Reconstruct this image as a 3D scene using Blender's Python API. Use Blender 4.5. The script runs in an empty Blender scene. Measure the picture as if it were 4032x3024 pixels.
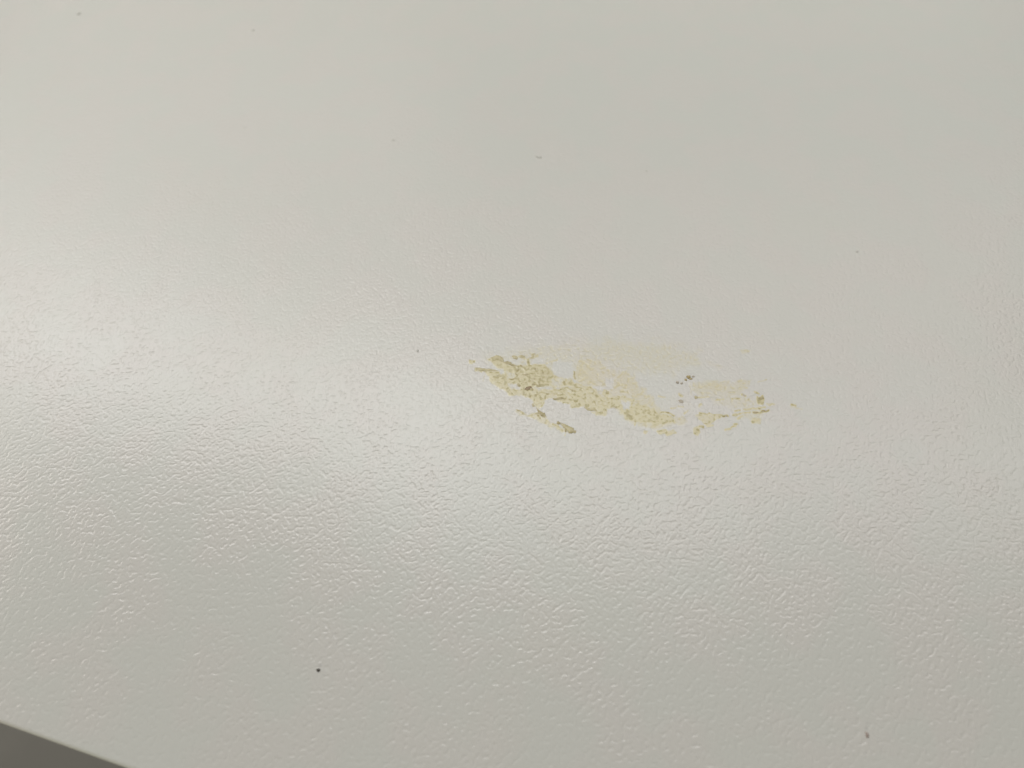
import bpy, bmesh, math, random
import numpy as np
from mathutils import Vector, Matrix, noise as mnoise

SC = bpy.context.scene
C = SC.collection
random.seed(4); RNG = np.random.default_rng(11)

# ------------------------------------------------------------------ camera
W, H = 4032.0, 3024.0
LENS, SENSOR = 27.0, 36.0
FPX = LENS / SENSOR * W
PITCH = math.radians(57.0)                      # looking down this much below the horizon
DIST = 0.130                                    # lens to board along the optical axis
fwd = Vector((0, math.cos(PITCH), -math.sin(PITCH)))
right = Vector((1, 0, 0))
up = right.cross(fwd)
CAM = -fwd * DIST
cam = bpy.data.cameras.new('camera'); camo = bpy.data.objects.new('camera', cam); C.objects.link(camo)
camo.matrix_world = Matrix(((right.x, up.x, -fwd.x, CAM.x), (right.y, up.y, -fwd.y, CAM.y),
                            (right.z, up.z, -fwd.z, CAM.z), (0, 0, 0, 1)))
cam.lens = LENS; cam.sensor_width = SENSOR; cam.clip_start = 0.005; cam.clip_end = 50
cam.dof.use_dof = True; cam.dof.focus_distance = 0.124; cam.dof.aperture_fstop = 17.0
SC.camera = camo

def ray(px, py):
    return (fwd * FPX + right * (px - W / 2) + up * (H / 2 - py)).normalized()
def at(px, py, z=0.0):
    r = ray(px, py)
    return CAM + r * ((z - CAM.z) / r.z)
def at_np(px, py):
    x = px - W / 2; y = H / 2 - py
    rx = x
    ry = fwd.y * FPX + up.y * y
    rz = fwd.z * FPX + up.z * y
    t = -CAM.z / rz
    return rx * t + CAM.x, ry * t + CAM.y
def mirror(px, py, dist):
    """where a lamp has to hang to be mirrored by the board at this spot"""
    p = at(px, py); r = ray(px, py)
    return p + Vector((r.x, r.y, -r.z)) * dist

# ------------------------------------------------------------------ world, lamps, exposure
wd = bpy.data.worlds.new('World'); SC.world = wd; wd.use_nodes = True
bg = wd.node_tree.nodes['Background']
bg.inputs['Color'].default_value = (1.0, 0.985, 0.91, 1); bg.inputs['Strength'].default_value = 0.02

def lamp(name, px0, py0, px1, py1, dy, power, color):
    """a flat lamp, window or added fill hung 1.6 m away so that the board mirrors it along px0,py0 - px1,py1"""
    a = mirror(px0, py0, 1.6); b = mirror(px1, py1, 1.6); c = (a + b) / 2
    t = (b - a).normalized(); n = -c.normalized(); n = (n - t * n.dot(t)).normalized(); v = n.cross(t)
    mx, my = (px0 + px1) / 2, (py0 + py1) / 2
    hgt = (mirror(mx, my + dy / 2, 1.6) - mirror(mx, my - dy / 2, 1.6)).length
    l = bpy.data.lights.new(name, 'AREA'); l.shape = 'RECTANGLE'; l.size = (b - a).length; l.size_y = hgt
    l.energy = power; l.color = color
    o = bpy.data.objects.new(name, l); C.objects.link(o)
    o.matrix_world = Matrix(((t.x, v.x, n.x, c.x), (t.y, v.y, n.y, c.y), (t.z, v.z, n.z, c.z), (0, 0, 0, 1))) @ Matrix.Rotation(math.pi, 4, 'X')
    return o
LAMPS = [
    ('window_lamp', -150, 1340, 850, 1490, 300, 2.59, (0.977, 0.952, 0.957)),
    ('window_lamp', 850, 1515, 1900, 1680, 260, 3.35, (1.003, 0.978, 0.957)),
    ('window_lamp', 1900, 1670, 2950, 1770, 260, 1.83, (0.985, 0.940, 0.906)),
    ('window_lamp', 2950, 1780, 4400, 1930, 300, 1.85, (0.965, 0.915, 0.946)),
    ('window_lamp', 1400, 1880, 2900, 2020, 130, 2.20, (0.843, 0.894, 0.921)),  # extra strip added below the window band to brighten the board's middle
    ('far_fill', -1200, 500, 1700, 500, 700, 2.40, (1.007, 0.997, 0.946)),  # this and the next four: broad fills added to lift the upper board
    ('far_fill', 1700, 400, 4700, 400, 700, 1.40, (0.781, 0.946, 0.908)),
    ('far_fill', -300, 1020, 1500, 1080, 240, 1.27, (0.975, 0.915, 0.881)),
    ('far_fill', 1500, 1080, 4300, 1200, 600, 3.20, (0.947, 0.848, 0.820)),
    ('far_fill', -600, -1200, 4600, -1200, 1500, 7.18, (0.966, 0.924, 0.788)),
    ('left_lamp', -1300, 1500, -400, 1900, 900, 4.25, (.92, .855, .80)),
]
for a in LAMPS:
    lamp(*a)

lo = Vector((-.55, -1.9, .13))  # unseen low fill, added so the rounded board edge gets a bright rim
fl_ = bpy.data.lights.new('edge_fill', 'AREA'); fl_.size = .5; fl_.energy = 18.0; fl_.color = (1.0, .95, .80)
flo = bpy.data.objects.new('edge_fill', fl_); C.objects.link(flo); flo.location = lo
flo.rotation_euler = (-lo).to_track_quat('-Z', 'Y').to_euler()

SC.view_settings.view_transform = 'Standard'; SC.view_settings.look = 'None'
SC.view_settings.exposure = -0.03; SC.view_settings.gamma = 1.0; SC.view_settings.use_curve_mapping = False
SC.render.engine = 'CYCLES'
SC.cycles.use_denoising = True
SC.cycles.denoiser = 'OPENIMAGEDENOISE'
SC.cycles.denoising_prefilter = 'ACCURATE'
SC.cycles.max_bounces = 4

# ------------------------------------------------------------------ helpers
def link(name, me, mat=None, parent=None, smooth=True):
    o = bpy.data.objects.new(name, me); C.objects.link(o)
    if mat: me.materials.append(mat)
    if smooth:
        for p in me.polygons: p.use_smooth = True
    if parent:
        o.parent = parent
        o.matrix_parent_inverse = parent.matrix_world.inverted()
    return o
def tag(o, label, cat, group=None):
    o['label'] = label; o['category'] = cat
    if group: o['group'] = group
    return o
def nodes(name):
    m = bpy.data.materials.new(name); m.use_nodes = True
    nt = m.node_tree
    return m, nt, nt.nodes['Principled BSDF']
def N(nt, t, **kw):
    n = nt.nodes.new(t)
    for k, v in kw.items():
        if k in n.inputs and not hasattr(n, k): n.inputs[k].default_value = v
        elif hasattr(n, k): setattr(n, k, v)
        else: n.inputs[k].default_value = v
    return n
def M(nt, op, a, b=None, c=None, clamp=False):
    n = nt.nodes.new('ShaderNodeMath'); n.operation = op; n.use_clamp = clamp
    for i, v in enumerate((a, b, c)):
        if v is None: continue
        if isinstance(v, (int, float)): n.inputs[i].default_value = v
        else: nt.links.new(v, n.inputs[i])
    return n.outputs[0]
def ss(nt, v, lo, hi):
    n = nt.nodes.new('ShaderNodeMapRange'); n.interpolation_type = 'SMOOTHSTEP'
    nt.links.new(v, n.inputs['Value']); n.inputs['From Min'].default_value = lo; n.inputs['From Max'].default_value = hi
    return n.outputs[0]
def mixc(nt, f, a, b):
    n = nt.nodes.new('ShaderNodeMix'); n.data_type = 'RGBA'
    for s, v in ((n.inputs[0], f), (n.inputs[6], a), (n.inputs[7], b)):
        if isinstance(v, (int, float)): s.default_value = v
        elif isinstance(v, tuple): s.default_value = (*v, 1)
        else: nt.links.new(v, s)
    return n.outputs[2]

BUMP = 0.000041
def laminate_height(nt):
    """orange-peel / leather grain of the laminate, in metres -> (height 0..1, position)"""
    L = nt.links
    g = nt.nodes.new('ShaderNodeNewGeometry'); pos = g.outputs['Position']
    warp = N(nt, 'ShaderNodeTexNoise', Scale=420.0, Detail=1.0); L.new(pos, warp.inputs['Vector'])
    sub = nt.nodes.new('ShaderNodeVectorMath'); sub.operation = 'SUBTRACT'; L.new(warp.outputs['Color'], sub.inputs[0]); sub.inputs[1].default_value = (.5, .5, .5)
    sc = nt.nodes.new('ShaderNodeVectorMath'); sc.operation = 'SCALE'; L.new(sub.outputs[0], sc.inputs[0]); sc.inputs['Scale'].default_value = 0.0007
    ad = nt.nodes.new('ShaderNodeVectorMath'); ad.operation = 'ADD'; L.new(pos, ad.inputs[0]); L.new(sc.outputs[0], ad.inputs[1])
    # the grain runs slightly on the diagonal
    ro = nt.nodes.new('ShaderNodeMapping'); ro.inputs['Rotation'].default_value = (0, 0, math.radians(-42)); L.new(ad.outputs[0], ro.inputs[0])
    st = nt.nodes.new('ShaderNodeMapping'); st.inputs['Scale'].default_value = (.95, 1.05, 1); L.new(ro.outputs[0], st.inputs[0])
    n1 = N(nt, 'ShaderNodeTexNoise', Scale=1600.0, Detail=0.0); L.new(st.outputs[0], n1.inputs['Vector'])
    n2 = N(nt, 'ShaderNodeTexNoise', Scale=2500.0, Detail=0.0); L.new(ad.outputs[0], n2.inputs['Vector'])
    n3 = N(nt, 'ShaderNodeTexNoise', Scale=95.0, Detail=1.5); L.new(pos, n3.inputs['Vector'])
    # flat-topped swellings with rounded sunken strokes, finer grain over them, and areas where both fade
    worm = ss(nt, n1.outputs['Fac'], .22, .53)
    vary = M(nt, 'ADD', .70, M(nt, 'MULTIPLY', ss(nt, n3.outputs['Fac'], .35, .65), .40))
    # scattered deeper pits, a little drawn out
    mp = nt.nodes.new('ShaderNodeMapping'); mp.inputs['Scale'].default_value = (.75, 1.3, 1); mp.inputs['Rotation'].default_value = (0, 0, .5); L.new(ad.outputs[0], mp.inputs[0])
    v = N(nt, 'ShaderNodeTexVoronoi', Scale=300.0, Randomness=1.0); L.new(mp.outputs[0], v.inputs['Vector'])
    sepc = nt.nodes.new('ShaderNodeSeparateColor'); L.new(v.outputs['Color'], sepc.inputs[0])
    keep = ss(nt, sepc.outputs[0], .75, .95)
    pit = M(nt, 'MULTIPLY', M(nt, 'SUBTRACT', 1.0, ss(nt, v.outputs['Distance'], 0.0, 0.17)), keep)
    h = M(nt, 'MULTIPLY', M(nt, 'ADD', M(nt, 'MULTIPLY', worm, .54), M(nt, 'MULTIPLY', n2.outputs['Fac'], .42)), vary)
    h = M(nt, 'SUBTRACT', h, M(nt, 'MULTIPLY', pit, .55))
    return h, pos
def board_colour(nt, pos):
    """off-white with faint pink / green mottling and slight yellowing in wide cloudy areas"""
    a = N(nt, 'ShaderNodeTexNoise', Scale=95.0, Detail=2.5); nt.links.new(pos, a.inputs['Vector'])
    c = mixc(nt, ss(nt, a.outputs['Fac'], .40, .60), (.650, .659, .606), (.663, .655, .606))
    b = N(nt, 'ShaderNodeTexNoise', Scale=19.0, Detail=5.0, Roughness=.65, Distortion=.4); nt.links.new(pos, b.inputs['Vector'])
    return mixc(nt, M(nt, 'MULTIPLY', ss(nt, b.outputs['Fac'], .50, .68), .14), c, (.640, .650, .562))
def add_bump(nt, b, h, dist=BUMP, normal=None):
    n = nt.nodes.new('ShaderNodeBump'); n.inputs['Strength'].default_value = 1.0; n.inputs['Distance'].default_value = dist
    nt.links.new(h, n.inputs['Height']); nt.links.new(n.outputs[0], b.inputs['Normal'])
    return n

def mat_board():
    m, nt, b = nodes('white_laminate')
    h, pos = laminate_height(nt)
    nt.links.new(board_colour(nt, pos), b.inputs['Base Color'])
    b.inputs['Roughness'].default_value = ROUGH
    add_bump(nt, b, h)
    return m
ROUGH = 0.25
def mat_film():
    m, nt, b = nodes('dried_yellow_film')
    h, pos = laminate_height(nt)
    at_ = nt.nodes.new('ShaderNodeAttribute'); at_.attribute_name = 'thick'
    ap = nt.nodes.new('ShaderNodeAttribute'); ap.attribute_name = 'pink'
    D = at_.outputs['Fac']
    # the residue lies thicker in the valleys of the grain
    val = M(nt, 'SUBTRACT', 1.0, ss(nt, h, .2, .8))
    D2 = M(nt, 'MULTIPLY', D, M(nt, 'ADD', .80, M(nt, 'MULTIPLY', val, .60)), clamp=True)
    base = board_colour(nt, pos)
    c = mixc(nt, ss(nt, D2, 0.0, .5), base, (.650, .600, .362))
    c = mixc(nt, ss(nt, D2, .44, .76), c, (.460, .412, .195))
    c = mixc(nt, ss(nt, D2, .85, 1.0), c, (.36, .30, .13))
    c = mixc(nt, M(nt, 'MULTIPLY', ap.outputs['Fac'], .20), c, (.675, .600, .455))
    nt.links.new(c, b.inputs['Base Color'])
    b.inputs['Roughness'].default_value = ROUGH - .02
    add_bump(nt, b, h)
    return m
def mat_residue(name, c1, c2, rough=.38):
    m, nt, b = nodes(name)
    g = nt.nodes.new('ShaderNodeNewGeometry')
    n = N(nt, 'ShaderNodeTexNoise', Scale=1500.0, Detail=3.0); nt.links.new(g.outputs['Position'], n.inputs['Vector'])
    nt.links.new(mixc(nt, ss(nt, n.outputs['Fac'], .35, .65), c1, c2), b.inputs['Base Color'])
    b.inputs['Roughness'].default_value = rough
    add_bump(nt, b, n.outputs['Fac'], .000012)
    return m
def mat_floor():
    m, nt, b = nodes('grey_floor')
    g = nt.nodes.new('ShaderNodeNewGeometry')
    n = N(nt, 'ShaderNodeTexNoise', Scale=6.0, Detail=4.0); nt.links.new(g.outputs['Position'], n.inputs['Vector'])
    nt.links.new(mixc(nt, ss(nt, n.outputs['Fac'], .4, .62), (.205, .198, .178), (.252, .243, .218)), b.inputs['Base Color'])
    b.inputs['Roughness'].default_value = .6
    return m

# ------------------------------------------------------------------ the setting: floor far below the board
bm = bmesh.new()
vs = [bm.verts.new((x, y, -.74)) for x, y in ((-3, -3), (3, -3), (3, 3), (-3, 3))]
bm.faces.new(vs); me = bpy.data.meshes.new('floor'); bm.to_mesh(me); bm.free()
fl = link('floor', me, mat_floor(), smooth=False); fl['kind'] = 'structure'

# ------------------------------------------------------------------ the white laminate board
A = at(0, 2846); B = at(502, 3026)
u = (B - A).normalized(); nrm = Vector((-u.y, u.x, 0))
if nrm.y < 0: nrm = -nrm
RAD = 0.0005
A0 = A - nrm * 0.0
P = [A0 - u * .30, A0 + u * .75, A0 + u * .75 + nrm * .62, A0 - u * .30 + nrm * .62]
bm = bmesh.new()
top = [bm.verts.new((p.x, p.y, 0)) for p in P]; bot = [bm.verts.new((p.x, p.y, -.018)) for p in P]
bm.faces.new(top); bm.faces.new(bot[::-1])
for i in range(4): bm.faces.new((top[i], bot[i], bot[(i + 1) % 4], top[(i + 1) % 4]))
bmesh.ops.recalc_face_normals(bm, faces=bm.faces)
bmesh.ops.bevel(bm, geom=[e for e in bm.edges], offset=RAD, segments=6, profile=.5, affect='EDGES')
me = bpy.data.meshes.new('board'); bm.to_mesh(me); bm.free()
bm = bmesh.new(); bm.from_mesh(me)
for f in bm.faces: f.smooth = f.calc_area() < 1e-3
bm.to_mesh(me); bm.free()
MB_ = mat_board()
board = link('laminate_board', me, MB_, smooth=False)
for p in me.polygons: p.use_smooth = p.area < 2e-3
tag(board, 'off-white laminate board with fine leather grain and a rounded front edge', 'board')

# ------------------------------------------------------------------ the yellow smear
def vnoise(x, y, s, seed):
    """smooth value noise in picture-sized units, cell size s"""
    r = np.random.default_rng(seed).random((512, 512))
    gx = x / s; gy = y / s
    ix = np.floor(gx).astype(int); iy = np.floor(gy).astype(int)
    fx = gx - ix; fy = gy - iy
    fx = fx * fx * (3 - 2 * fx); fy = fy * fy * (3 - 2 * fy)
    f = lambda a, b: r[a % 512, b % 512]
    return ((f(ix, iy) * (1 - fx) + f(ix + 1, iy) * fx) * (1 - fy) + (f(ix, iy + 1) * (1 - fx) + f(ix + 1, iy + 1) * fx) * fy) * 2 - 1
def sdf(x, y, poly):
    """signed distance, negative inside"""
    d = np.full(x.shape, 1e18); ins = np.zeros(x.shape, bool)
    n = len(poly)
    for i in range(n):
        ax, ay = poly[i]; bx, by = poly[(i + 1) % n]
        ex, ey = bx - ax, by - ay; wx, wy = x - ax, y - ay
        t = np.clip((wx * ex + wy * ey) / (ex * ex + ey * ey + 1e-9), 0, 1)
        d = np.minimum(d, (wx - ex * t) ** 2 + (wy - ey * t) ** 2)
        c = ((ay > y) != (by > y)) & (x < (bx - ax) * (y - ay) / (by - ay + 1e-12) + ax)
        ins ^= c
    d = np.sqrt(d)
    return np.where(ins, -d, d)
def seg(x, y, pts):
    d = np.full(x.shape, 1e18)
    for (ax, ay), (bx, by) in zip(pts[:-1], pts[1:]):
        ex, ey = bx - ax, by - ay; wx, wy = x - ax, y - ay
        t = np.clip((wx * ex + wy * ey) / (ex * ex + ey * ey + 1e-9), 0, 1)
        d = np.minimum(d, (wx - ex * t) ** 2 + (wy - ey * t) ** 2)
    return np.sqrt(d)
def sst(a, b, v):
    t = np.clip((v - a) / (b - a), 0, 1); return t * t * (3 - 2 * t)
def Z(ox, oy, k):
    return lambda pts: [(ox + k * a, oy + k * b) for a, b in pts]
K1, K2, K4 = 700 / 2212, 800 / 2212, 400 / 2212
z1 = Z(1800, 1300, K1); z2 = Z(2400, 1300, K2)
za = Z(1800, 1300, K4); zb = Z(2050, 1500, K4); zc = Z(2200, 1300, K4)
zd = Z(2500, 1300, K4); ze = Z(2450, 1500, K4); zf = Z(2800, 1400, K4)

# (polygon, strength, pink, edge softness px, raggedness px)
FILM = [
    # dense left part
    (z1([(385, 360), (430, 340), (520, 345), (600, 395), (700, 425), (800, 440), (860, 430), (885, 370), (915, 430), (1000, 425),
         (1075, 410), (1100, 460), (1170, 500), (1210, 560), (1260, 590), (1440, 600), (1470, 640), (1620, 700), (1800, 760), (1960, 800),
         (2212, 850), (2212, 1145), (2130, 1110), (2080, 1060), (2010, 990), (1960, 955), (1870, 975), (1860, 1085), (1770, 1070), (1700, 1015),
         (1560, 960), (1420, 955), (1330, 915), (1240, 890), (1190, 850), (1130, 850), (1060, 910), (960, 900), (880, 850), (800, 800),
         (690, 815), (640, 780), (560, 750), (470, 690), (410, 640), (395, 560), (340, 525), (215, 515), (215, 470), (360, 490), (440, 500), (500, 500), (480, 450)]), .50, 0, 5, 9),
    # upper pinkish middle part
    (z1([(1450, 430), (1500, 350), (1800, 340), (1850, 440), (1960, 500), (2090, 520), (2212, 580), (2212, 900), (1960, 830), (1700, 760), (1500, 690), (1430, 600), (1440, 500)]), .30, .75, 12, 14),
    # right end of the main body
    (z2([(-60, 420), (60, 440), (150, 500), (290, 530), (330, 590), (400, 640), (410, 700), (470, 720), (490, 790), (560, 850), (600, 905), (700, 925), (800, 955),
         (835, 985), (790, 1015), (650, 1040), (590, 1075), (480, 1085), (400, 1060), (250, 1035), (160, 970), (80, 850), (-60, 820)]), .27, .45, 9, 10),
    (z2([(0, 830), (120, 780), (300, 790), (480, 840), (560, 900), (740, 940), (720, 1010), (560, 1030), (330, 1020), (190, 985), (90, 860)]), .50, .0, 14, 10),
    # separate patches along the lower edge
    (ze([(770, 1100), (860, 1060), (960, 1080), (1040, 1060), (1160, 1080), (1180, 1130), (1100, 1170), (980, 1200), (930, 1160), (800, 1150)]), .55, .1, 4, 4),
    (ze([(470, 1090), (560, 1080), (545, 1130), (500, 1165), (450, 1150)]), .5, .2, 4, 4),
    (ze([(1540, 1040), (1620, 990), (1740, 995), (1700, 1060), (1700, 1130), (1650, 1190), (1560, 1150)]), .55, .3, 4, 4),
    (ze([(1590, 740), (1700, 715), (1790, 730), (1880, 690), (1980, 710), (2060, 750), (2190, 740), (2140, 810), (2040, 860), (1960, 930), (1900, 990), (1830, 960), (1740, 880), (1640, 800)]), .36, .6, 4, 6),
    # pale pinkish patch on the right
    (z2([(900, 585), (1100, 565), (1300, 570), (1290, 640), (1180, 690), (1020, 660), (920, 640)]), .24, .8, 8, 8),
    (z2([(900, 560), (1200, 550), (1540, 545), (1500, 640), (1400, 700), (1240, 735), (1050, 745), (960, 735), (900, 650)]), .20, .0, 8, 10),
    (z2([(1100, 740), (1330, 700), (1480, 720), (1600, 760), (1650, 820), (1500, 850), (1300, 850), (1130, 810)]), .17, .0, 12, 14),
    (z2([(1440, 880), (1600, 850), (1750, 870), (1640, 930), (1560, 1010), (1480, 980), (1370, 960)]), .16, .0, 12, 14),
    (z2([(1550, 965), (1640, 960), (1640, 1010), (1570, 1030)]), .32, .0, 5, 8),
    # bright honey spot at the right
    (zf([(980, 880), (1060, 900), (1140, 860), (1160, 960), (1130, 1060), (1020, 1070), (985, 960)]), .62, .1, 3, 4),
    (zf([(1210, 1040), (1400, 1050), (1400, 1090), (1240, 1090)]), .42, .0, 5, 3),
    (zf([(1740, 1060), (1830, 1060), (1840, 1120), (1990, 1150), (1990, 1180), (1730, 1140)]), .28, .0, 7, 5),
    # lower left tongue
    (zb([(240, 700), (330, 720), (430, 690), (520, 760), (540, 830), (640, 910), (800, 930), (860, 1000), (990, 1060), (1050, 1130), (930, 1110), (700, 1020), (520, 930), (360, 850), (250, 800), (80, 780), (80, 740)]), .40, .35, 6, 7),
    (zb([(120, 330), (330, 330), (570, 400), (520, 480), (470, 560), (400, 640), (300, 560), (250, 440)]), .40, .1, 6, 6),
    (z1([(700, 990), (780, 1010), (840, 1040), (800, 1060), (720, 1030)]), .30, .0, 5, 4),
    # isolated fleck and small patches above
    (za([(245, 650), (390, 660), (380, 700), (330, 735), (270, 735)]), .62, 0, 3, 2),
    (z1([(680, 330), (740, 320), (860, 345), (860, 370), (740, 350)]), .40, .3, 4, 4),
    (z1([(920, 300), (1010, 300), (1010, 345), (930, 355)]), .42, .2, 4, 3),
    (z1([(560, 380), (880, 330), (1120, 350), (1100, 420), (860, 450), (700, 430)]), .10, .8, 14, 8),
    (z2([(1420, 215), (1550, 215), (1500, 245), (1440, 250)]), .22, .0, 5, 4),
    (z2([(1050, 340), (1150, 350), (1280, 400), (1180, 430), (1080, 380)]), .12, .0, 8, 6),
    # wide faint veil above the smear
    (z1([(330, 330), (620, 270), (1100, 160), (1700, 110), (2500, 130), (3000, 250), (3000, 400), (2700, 560), (2300, 560), (1800, 600), (1300, 560), (700, 430), (350, 450)]), .17, .0, 34, 26),
    (z1([(1750, 860), (2200, 800), (2900, 800), (3000, 1000), (2700, 1180), (2200, 1200), (1900, 1080)]), .07, .2, 30, 22),
    (z1([(200, 350), (600, 430), (1100, 800), (1500, 1000), (1300, 1330), (900, 1200), (600, 1000), (300, 650)]), .05, .0, 30, 22),
]
HOLES = [
    (za([(890, 840), (1010, 850), (1030, 960), (930, 950)]), .85), (za([(1060, 900), (1250, 920), (1260, 1080), (1090, 1080)]), .55),
    (za([(1110, 1170), (1290, 1170), (1360, 1240), (1400, 1300), (1180, 1290)]), .75), (za([(1640, 620), (1880, 640), (1860, 720), (1640, 750)]), .8),
    (z1([(1200, 380), (1430, 400), (1440, 560), (1240, 570), (1190, 470)]), .95), (z1([(1180, 610), (1310, 600), (1320, 690), (1200, 700)]), .55),
    (zc([(1010, 1040), (1180, 1060), (1190, 1300), (960, 1300), (740, 1260), (760, 1220), (1000, 1220)]), .8),
    (zc([(1370, 1550), (1550, 1550), (1550, 1740), (1380, 1700)]), .95), (z1([(1200, 705), (1400, 700), (1390, 725), (1000, 745), (990, 715)]), .7),
    (zb([(500, 480), (620, 380), (690, 440), (700, 560), (560, 640)]), .9), (zc([(840, 1310), (960, 1300), (960, 1420), (850, 1400)]), .6),
    (za([(1720, 1210), (2010, 1240), (2100, 1260), (1740, 1270)]), .5),
]
# thin darker lines of thicker residue (points, half width px, strength)
LINES = [
    (za([(1390, 770), (1500, 880), (1570, 850)]), 4, .80), (za([(1320, 790), (1310, 900), (1280, 960), (1330, 1000), (1200, 1080), (1130, 1070)]), 4, .76),
    (za([(1130, 1150), (1280, 1150)]), 3, .6), (za([(1640, 1180), (1790, 1210), (1980, 1190)]), 3.5, .84), (za([(1800, 1060), (1790, 1200)]), 3.5, .74),
    (za([(1450, 990), (1560, 960), (1700, 945)]), 4, .72), (za([(1530, 1010), (1600, 1050), (1700, 1075)]), 4, .74), (za([(880, 1000), (990, 1010), (990, 1050)]), 3.5, .7),
    (za([(1730, 1350), (1900, 1380), (2060, 1385)]), 4, .74), (za([(1540, 660), (1560, 760)]), 7, .62), (za([(1640, 850), (1740, 870)]), 7, .64),
    (za([(1900, 780), (1950, 850)]), 6, .6), (za([(1790, 1430), (1800, 1470)]), 5, .76), (za([(1600, 1440), (1700, 1440)]), 9, .64), (za([(1090, 1290), (1150, 1400)]), 9, .62),
    (zb([(880, 180), (1000, 150), (1090, 190), (1190, 230)]), 4, .68), (zb([(850, 210), (940, 260)]), 6, .6), (zb([(790, 310), (800, 320)]), 4, .7), (zb([(910, 300), (960, 300)]), 4, .72),
    (zb([(1050, 400), (1140, 410), (1210, 480)]), 4, .7), (zb([(1130, 570), (1330, 545)]), 4, .7), (zb([(900, 460), (1040, 490)]), 4, .62), (zb([(940, 20), (940, 100)]), 3.5, .72),
    (zb([(1230, 140), (1350, 160)]), 4, .58), (zb([(1420, 200), (1470, 200)]), 5, .6), (zb([(1830, 220), (1900, 240), (1870, 290)]), 4, .6), (zb([(1990, 400), (1980, 500)]), 5, .62),
    (zb([(1800, 540), (1870, 560), (1820, 630)]), 6, .64), (zb([(2080, 370), (2090, 440)]), 5, .58), (zb([(1540, 690), (1600, 700)]), 4, .5),
    (zb([(1190, 330), (1330, 350)]), 4, .64), (zb([(1280, 360), (1210, 450)]), 4, .62), (zb([(1060, 300), (1130, 360)]), 4, .6), (zb([(1600, 440), (1640, 540)]), 4, .66),
    (zb([(1500, 30), (1620, 60)]), 4, .5), (zb([(30, 690), (60, 720)]), 6, .55), (zb([(370, 770), (400, 800)]), 5, .7), (zb([(340, 100), (590, 95)]), 2, .3),
    (zb([(700, 940), (800, 980), (830, 1020)]), 5, .62), (zb([(520, 480), (440, 560)]), 3.5, .6), (zb([(970, 1130), (950, 1190)]), 3, .35),
    (zc([(340, 910), (350, 1050)]), 4, .66), (zc([(1000, 1310), (1050, 1340), (1060, 1400)]), 4, .6), (zc([(1380, 1180), (1490, 1210)]), 5, .5), (zc([(1380, 1350), (1500, 1350)]), 4, .5),
    (ze([(560, 700), (650, 750)]), 5, .6), (ze([(860, 680), (1050, 710), (1130, 750)]), 4, .55), (ze([(130, 760), (190, 830)]), 10, .6), (ze([(400, 610), (450, 650)]), 5, .58),
    (ze([(270, 880), (265, 970)]), 4, .62), (ze([(800, 320), (930, 350)]), 4, .30), (ze([(1250, 280), (1310, 340)]), 4, .38), (ze([(1220, 560), (1320, 565)]), 4, .36), (ze([(1060, 600), (1160, 590)]), 4, .36),
    (ze([(1350, 710), (1430, 640)]), 3.5, .35), (ze([(1650, 370), (1900, 350)]), 4, .36), (ze([(1690, 700), (1800, 720)]), 4, .48), (ze([(1880, 700), (2000, 730), (2190, 740)]), 3.5, .50),
    (ze([(1860, 990), (1970, 960)]), 4, .40), (ze([(1680, 990), (1760, 1005)]), 5, .62), (ze([(1480, 30), (1500, 300)]), 4, .15), (ze([(780, 1090), (950, 1070)]), 5, .58), (ze([(1720, 520), (1680, 550)]), 6, .30),
    (zf([(260, 1310), (370, 1320)]), 4, .6), (zf([(520, 1210), (640, 1190)]), 4, .5), (zf([(720, 1180), (1000, 1150), (1180, 1120)]), 4.5, .44), (zf([(490, 1290), (560, 1280)]), 5, .45), (zf([(600, 1280), (840, 1230)]), 3.5, .38),
    (zf([(930, 1240), (1060, 1240)]), 5, .55), (zf([(1070, 1230), (1240, 1195)]), 4, .74), (zf([(940, 790), (1050, 820)]), 4, .44), (zf([(680, 850), (740, 880)]), 4, .52), (zf([(470, 940), (620, 930)]), 4, .42),
    (zf([(100, 980), (270, 950)]), 4, .38), (zf([(640, 660), (780, 700)]), 4, .25), (zf([(500, 1490), (560, 1490)]), 5, .5), (zf([(540, 1530), (420, 1590), (310, 1620)]), 4.5, .42), (zf([(590, 1380), (680, 1320)]), 5, .35),
    (zf([(1030, 580), (1200, 530)]), 3, .2), (zf([(750, 1000), (820, 950)]), 4, .3), (zf([(1760, 1070), (1820, 1100)]), 5, .42), (zf([(900, 1440), (1050, 1410)]), 7, .34),
    (zc([(640, 560), (1400, 520)]), 3, .16), (zc([(100, 560), (400, 540)]), 3, .2),
    (za([(1960, 730), (2160, 640)]), 4, .30), (za([(620, 930), (570, 1100)]), 4, .16),
]
PINKS = [(za([(1380, 990), (1500, 970)]), 6, .9), (za([(1650, 1100), (1690, 1060)]), 6, .9), (za([(1930, 960), (1950, 1020)]), 7, .7), (zb([(700, 300), (750, 310), (760, 360)]), 5, .9),
         (ze([(1210, 440), (1320, 440)]), 4, .4), (zf([(920, 1250), (1020, 1260)]), 5, .6)]

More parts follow.
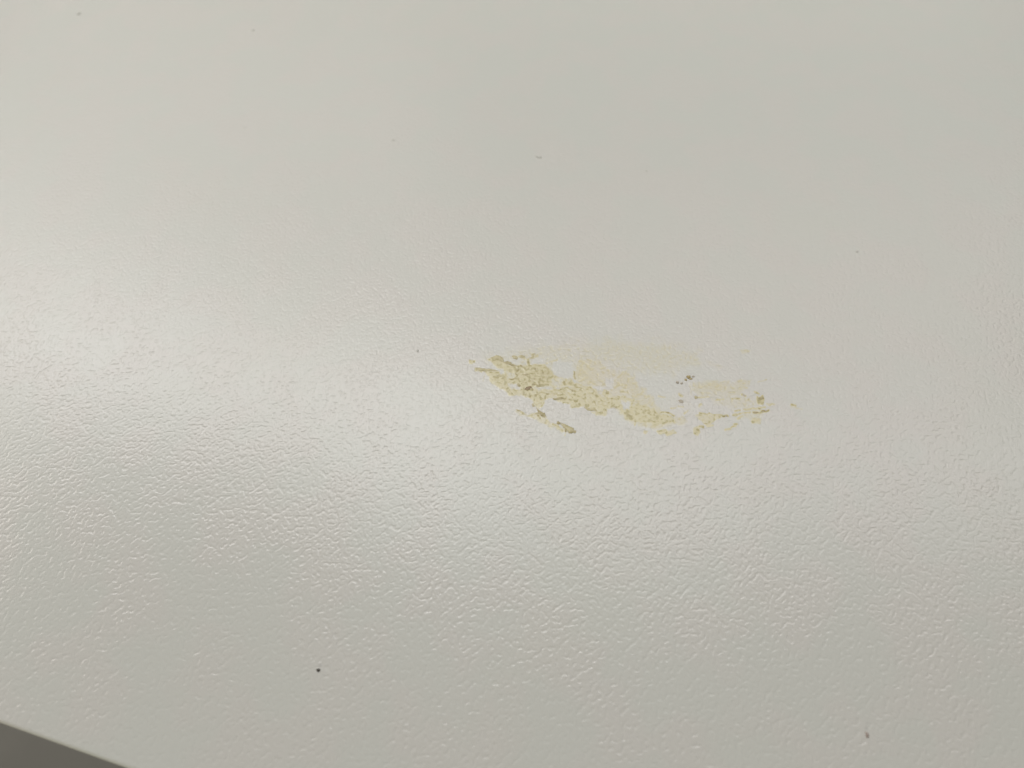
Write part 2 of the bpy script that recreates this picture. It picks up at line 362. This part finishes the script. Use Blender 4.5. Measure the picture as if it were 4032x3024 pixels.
STEP = 2.6
gx = np.arange(1790, 3230, STEP); gy = np.arange(1270, 1790, STEP)
X, Y = np.meshgrid(gx, gy)
wob = vnoise(X, Y, 26, 1) * .6 + vnoise(X, Y, 11, 2) * .4
wob2 = vnoise(X, Y, 17, 3) * .5 + vnoise(X, Y, 7, 4) * .5
wx = X + 3.0 * vnoise(X, Y, 13, 5); wy = Y + 2.5 * vnoise(X, Y, 13, 6)
D = np.zeros_like(X); Pk = np.zeros_like(X)
for poly, s, pk, soft, rag in FILM:
    d = sdf(wx, wy, poly) + rag * wob
    a = s * (1 - sst(-soft, soft, d))
    Pk = np.where(a > D, pk * (1 - sst(-soft - 8, soft, d)), Pk)
    D = np.maximum(D, a)
for poly, s in HOLES:
    d = sdf(wx, wy, poly) + 6 * wob2
    f = 1 - s * (1 - sst(-6, 6, d)); D = D * f; Pk = Pk * f
# blotchy thickness
n3 = vnoise(X, Y, 38, 7) * .5 + vnoise(X, Y, 15, 8) * .5
D = D * (1 + .26 * n3) * (1 + .12 * vnoise(X, Y, 6, 9))
worn = sst(.42, .7, vnoise(X * .8, Y * 1.4, 24, 12) * .6 + vnoise(X, Y, 10, 13) * .4)
D = D * (1 - .25 * worn)
for pts, w, s in LINES:
    d = seg(wx, wy, pts); w = 1.1 * w * (1 + .25 * wob2)
    D = np.maximum(D, 1.1 * s * (1.0 + .30 * wob2) * (1 - sst(w * .35, w * 1.35, d)))
D = D * (1 + .18 * sst(2640, 2800, X))
for pts, w, s in PINKS:
    d = seg(wx, wy, pts); Pk = np.maximum(Pk, s * (1 - sst(w * .4, w * 1.5, d)))
D = np.clip(D, 0, 1); Pk = np.clip(Pk, 0, 1) * sst(.03, .2, D)
px_, py_ = at_np(X, Y)
ny, nx = X.shape
Zs = 0.000006 + 0.000026 * D
keep = D > 0.012
kf = keep[:-1, :-1] | keep[1:, :-1] | keep[:-1, 1:] | keep[1:, 1:]
ii, jj = np.nonzero(kf)
a = ii * nx + jj
quads = np.stack([a, a + nx, a + nx + 1, a + 1], 1)
used = np.unique(quads); remap = np.full(nx * ny, -1); remap[used] = np.arange(len(used))
co = np.stack([px_.ravel(), py_.ravel(), Zs.ravel()], 1)[used]
me = bpy.data.meshes.new('film'); me.from_pydata(co.tolist(), [], remap[quads].tolist()); me.update()
for nm, arr in (('thick', D), ('pink', Pk)):
    at_ = me.attributes.new(nm, 'FLOAT', 'POINT'); at_.data.foreach_set('value', arr.ravel()[used].astype(np.float32))

stain = bpy.data.objects.new('stain', None); C.objects.link(stain)
cpt = at(2400, 1560); stain.location = (cpt.x, cpt.y, 0); stain.empty_display_size = .01
bpy.context.view_layer.update()
tag(stain, 'long dried yellow smear of ragged film and olive ridges across the white board', 'stain')
film = link('film', me, mat_film(), stain)
if film.data.polygons[0].normal.z < 0:
    film.data.flip_normals()

MAT = {
    'olive': mat_residue('olive_residue', (.49, .435, .230), (.59, .535, .32)),
    'dark': mat_residue('dark_olive_residue', (.38, .325, .150), (.50, .44, .24)),
    'brown': mat_residue('brown_residue', (.20, .135, .055), (.34, .25, .12)),
    'crumb': mat_residue('brown_crumb', (.36, .285, .12), (.50, .41, .20), .5),
    'greyc': mat_residue('grey_brown_crumb', (.42, .37, .28), (.52, .47, .38), .5),
    'black': mat_residue('black_grit', (.035, .03, .025), (.09, .08, .065), .5),
    'redbr': mat_residue('dull_red_grit', (.36, .30, .26), (.46, .39, .35), .5),
    'dust': mat_residue('pale_grey_grit', (.56, .56, .51), (.62, .62, .565), .5),
}
def catmull(pts, per=6):
    out = []
    n = len(pts)
    for i in range(n - 1):
        p0 = pts[max(i - 1, 0)]; p1 = pts[i]; p2 = pts[i + 1]; p3 = pts[min(i + 2, n - 1)]
        for k in range(per):
            t = k / per
            out.append(tuple(.5 * ((2 * p1[c]) + (-p0[c] + p2[c]) * t + (2 * p0[c] - 5 * p1[c] + 4 * p2[c] - p3[c]) * t * t + (-p0[c] + 3 * p1[c] - 3 * p2[c] + p3[c]) * t ** 3) for c in range(len(p1))))
    out.append(tuple(pts[-1])); return out
def ridge_mesh(pts, widths, hk=.14, taper=True):
    """a low rounded bead of dried residue following pts (px), half widths in px"""
    seq = catmull([(x, y, w) for (x, y), w in zip(pts, widths)])
    bm = bmesh.new(); rings = []; n = len(seq)
    for i, (x, y, w) in enumerate(seq):
        c = at(x, y); s = (at(x + 1, y) - c).length
        a = at(*seq[max(i - 1, 0)][:2]); b = at(*seq[min(i + 1, n - 1)][:2])
        t = (b - a).normalized(); sd = Vector((-t.y, t.x, 0))
        w *= 1.3 * s * (1 + .22 * math.sin(i * 1.7) * random.random())
        if taper: w *= max(.12, min(1, 1.3 * math.sin(math.pi * (i + .35) / (n - .3))))
        ring = []
        for k in range(9):
            an = math.pi * k / 8
            jit = 1 + random.uniform(-.09, .09)
            ring.append(bm.verts.new(c + sd * (w * math.cos(an) * jit) + Vector((0, 0, .00001 + hk * w * math.sin(an) * jit))))
        rings.append(ring)
    for r0, r1 in zip(rings[:-1], rings[1:]):
        for k in range(8): bm.faces.new((r0[k], r0[k + 1], r1[k + 1], r1[k]))
        bm.faces.new((r0[8], r0[0], r1[0], r1[8]))
    bm.faces.new(rings[0]); bm.faces.new(rings[-1][::-1])
    bmesh.ops.recalc_face_normals(bm, faces=bm.faces)
    me = bpy.data.meshes.new('ridge'); bm.to_mesh(me); bm.free(); return me
RIDGES = [
    (za([(740, 600), (870, 600), (960, 640), (1010, 700)]), (5, 9, 7, 5), 'olive'),
    (za([(990, 700), (1120, 715), (1200, 760), (1330, 790)]), (4, 6, 4, 3), 'dark'),
    (za([(390, 825), (520, 860), (700, 870), (890, 885)]), (7, 5.5, 4.5, 3), 'olive'),
    (za([(1190, 560), (1270, 600), (1300, 640)]), (4, 6, 3), 'olive'),
    (za([(1340, 560), (1420, 575), (1490, 600)]), (3, 4.5, 3), 'olive'),
    (za([(1540, 610), (1640, 600), (1650, 530), (1720, 520)]), (3, 3.5, 3.5, 2.5), 'olive'),
    (za([(1310, 1160), (1345, 1200), (1365, 1240)]), (3, 4.5, 3.5), 'dark'),
    (za([(1460, 1285), (1530, 1275), (1590, 1245), (1640, 1260)]), (5, 6.5, 4.5, 3), 'brown'),
    (za([(1630, 1260), (1645, 1320)]), (3.5, 3), 'dark'),
    (za([(1445, 1240), (1440, 1330), (1450, 1430)]), (3, 3, 4), 'olive'),
    (za([(1845, 925), (1885, 935)]), (4, 4), 'dark'),
    (za([(1720, 1220), (1790, 1215)]), (4, 4), 'dark'),
    (zb([(690, 370), (760, 400), (880, 375), (1010, 400)]), (3, 4, 4.5, 3), 'dark'),
    (zb([(1380, 575), (1500, 625), (1620, 630), (1680, 690)]), (3, 4.5, 3.5, 2.5), 'olive'),
    (zb([(1960, 560), (2040, 555), (2110, 595)]), (2.5, 3.5, 4), 'olive'),
    (zb([(255, 490), (290, 570)]), (3, 3), 'olive'),
    (zb([(340, 580), (390, 650), (440, 700), (500, 750), (520, 810)]), (3, 3.5, 5, 7.5, 4), 'dark'),
    (zb([(300, 710), (420, 700)]), (3, 3.5), 'olive'),
    (zb([(800, 880), (860, 940)]), (3, 4.5), 'dark'),
    (zb([(800, 940), (830, 910)]), (5, 6), 'dark'),
    (zb([(855, 930), (960, 990), (1060, 1050), (1120, 1090), (1170, 1110)]), (4, 6.5, 9, 11.5, 8), 'olive'),
    (zb([(860, 905), (980, 965), (1090, 1030), (1165, 1065)]), (2, 2.6, 2.6, 2), 'dark'),
    (zb([(1170, 1070), (1190, 1105), (1160, 1140)]), (2.5, 3, 2.5), 'dark'),
    (zb([(960, 1090), (1000, 1085)]), (5, 5), 'dark'),
    (zb([(30, 690), (60, 720)]), (4, 3.5), 'olive'),
    (zb([(10, 660), (-60, 640), (-110, 620)]), (3, 2.5, 2), 'olive'),
    (ze([(1220, 420), (1290, 445), (1330, 430)]), (3.5, 6, 2.5), 'greyc'),
    (ze([(1570, 340), (1640, 365)]), (4, 4.5), 'olive'),
    (ze([(1590, 395), (1620, 350)]), (3, 4), 'dark'),
    (zf([(1020, 950), (1080, 930), (1140, 890)]), (4, 5, 4), 'dark'),
    (zf([(1060, 1235), (1150, 1210), (1250, 1195)]), (2.5, 3, 2.5), 'greyc'),
    (zf([(680, 845), (740, 885)]), (3, 3.5), 'greyc'),
    (zf([(290, 1315), (360, 1320)]), (2.5, 3), 'greyc'),
]
for pts, ws, mk in RIDGES:
    r = link('ridge', ridge_mesh(pts, ws), MAT[mk], stain)
    if mk == 'brown': r['label'] = 'dark brown hooked ridge'

# ------------------------------------------------------------------ crumbs, grit and the nick
def lump(px, py, rx, ry, mk, name, hk=.7, ang=0.0, seed=0):
    """small irregular grain; rx, ry half sizes in px"""
    rnd = random.Random(seed)
    c = at(px, py); s = (at(px + 1, py) - c).length; sy = (at(px, py - 1) - c).length
    bm = bmesh.new(); bmesh.ops.create_icosphere(bm, subdivisions=3, radius=1)
    off = Vector((rnd.random() * 50, rnd.random() * 50, rnd.random() * 50))
    for v in bm.verts:
        k = 1 + .55 * mnoise.noise(v.co * 1.6 + off) + .22 * mnoise.noise(v.co * 4 + off)
        p = v.co * k
        x, y = p.x * rx * s, p.y * ry * sy
        v.co = Vector((x * math.cos(ang) - y * math.sin(ang), x * math.sin(ang) + y * math.cos(ang), max(p.z, -.25) * hk * min(rx, ry) * s))
    zmin = min(v.co.z for v in bm.verts)
    for v in bm.verts: v.co.z -= zmin
    me = bpy.data.meshes.new(name); bm.to_mesh(me); bm.free()
    o = bpy.data.objects.new(name, me); C.objects.link(o); me.materials.append(MAT[mk])
    for p in me.polygons: p.use_smooth = True
    o.location = (c.x, c.y, .00001)
    return o
def zp(z, x, y): return z([(x, y)])[0]
CR = 'brown crumbs above the right half of the stain'
for (x, y), rx, ry, a_, mk, lab in [
    (zp(zd, 1165, 1015), 10, 6, .3, 'crumb', 'largest brown crumb, top grain of the pair of crumbs above the stain'),
    (zp(zd, 1105, 1080), 5, 4.5, .5, 'crumb', 'tiny dark brown crumb touching the lower left of the largest crumb'),
    (zp(zd, 1205, 1058), 9, 4, -.1, 'crumb', 'narrow brown crumb tucked under the right side of the largest crumb'),
    (zp(zd, 1265, 1012), 5.5, 3.6, .1, 'greyc', 'greyish crumb just right of the largest brown crumb'),
    (zp(zd, 925, 1140), 6.5, 5, -.5, 'greyc', 'left one of two small grey-brown crumbs below the brown cluster'),
    (zp(zd, 1015, 1160), 5.5, 4, .5, 'greyc', 'right one of two small grey-brown crumbs below the brown cluster')]:
    tag(lump(x, y, rx * .85, ry * .85, mk, 'crumb', hk=.35, ang=a_, seed=int(x)), lab, 'crumb', CR)
GR = 'specks of grit scattered on the bare board'
for x, y, rx, ry, mk, lab in [
    (1254, 2638, 7.5, 6.5, 'black', 'black speck of grit on the bare board near the bottom edge, left of centre'),
    (3414, 2893, 7, 10, 'redbr', 'dull reddish speck of grit near the bottom right corner'),
    (312, 52, 6, 6, 'dust', 'pale grey speck of grit nearest the top left corner'),
    (996, 118, 6, 4.5, 'dust', 'pale grey speck of grit at the top edge, right of the top left corner speck'),
    (1548, 552, 5.5, 3.5, 'dust', 'pale speck left of the small raised chip'),
    (1645, 1382, 5, 5, 'dust', 'grey speck of grit just left of the stain'),
    (3375, 990, 5, 4, 'dust', 'pale speck on the right side above the stain'),
    (965, 502, 6, 3, 'dust', 'flat pale speck in the upper left part of the board'),
    (2545, 672, 4.5, 4, 'dust', 'small grey speck above the right half of the stain')]:
    tag(lump(x, y, rx * (.85 if mk == 'dust' else 1), ry * (.85 if mk == 'dust' else 1), mk, 'grit', hk=(.22 if mk == 'dust' else .5), seed=int(x)), lab, 'speck', GR)
# small raised chip of the board's own material
chip = ridge_mesh([(2108, 612), (2122, 617), (2134, 622)], (4.5, 6, 4), hk=.25)
co_ = link('chip', chip, MAT['dust'])
tag(co_, 'tiny raised off-white chip lying alone in the upper middle of the board', 'chip')
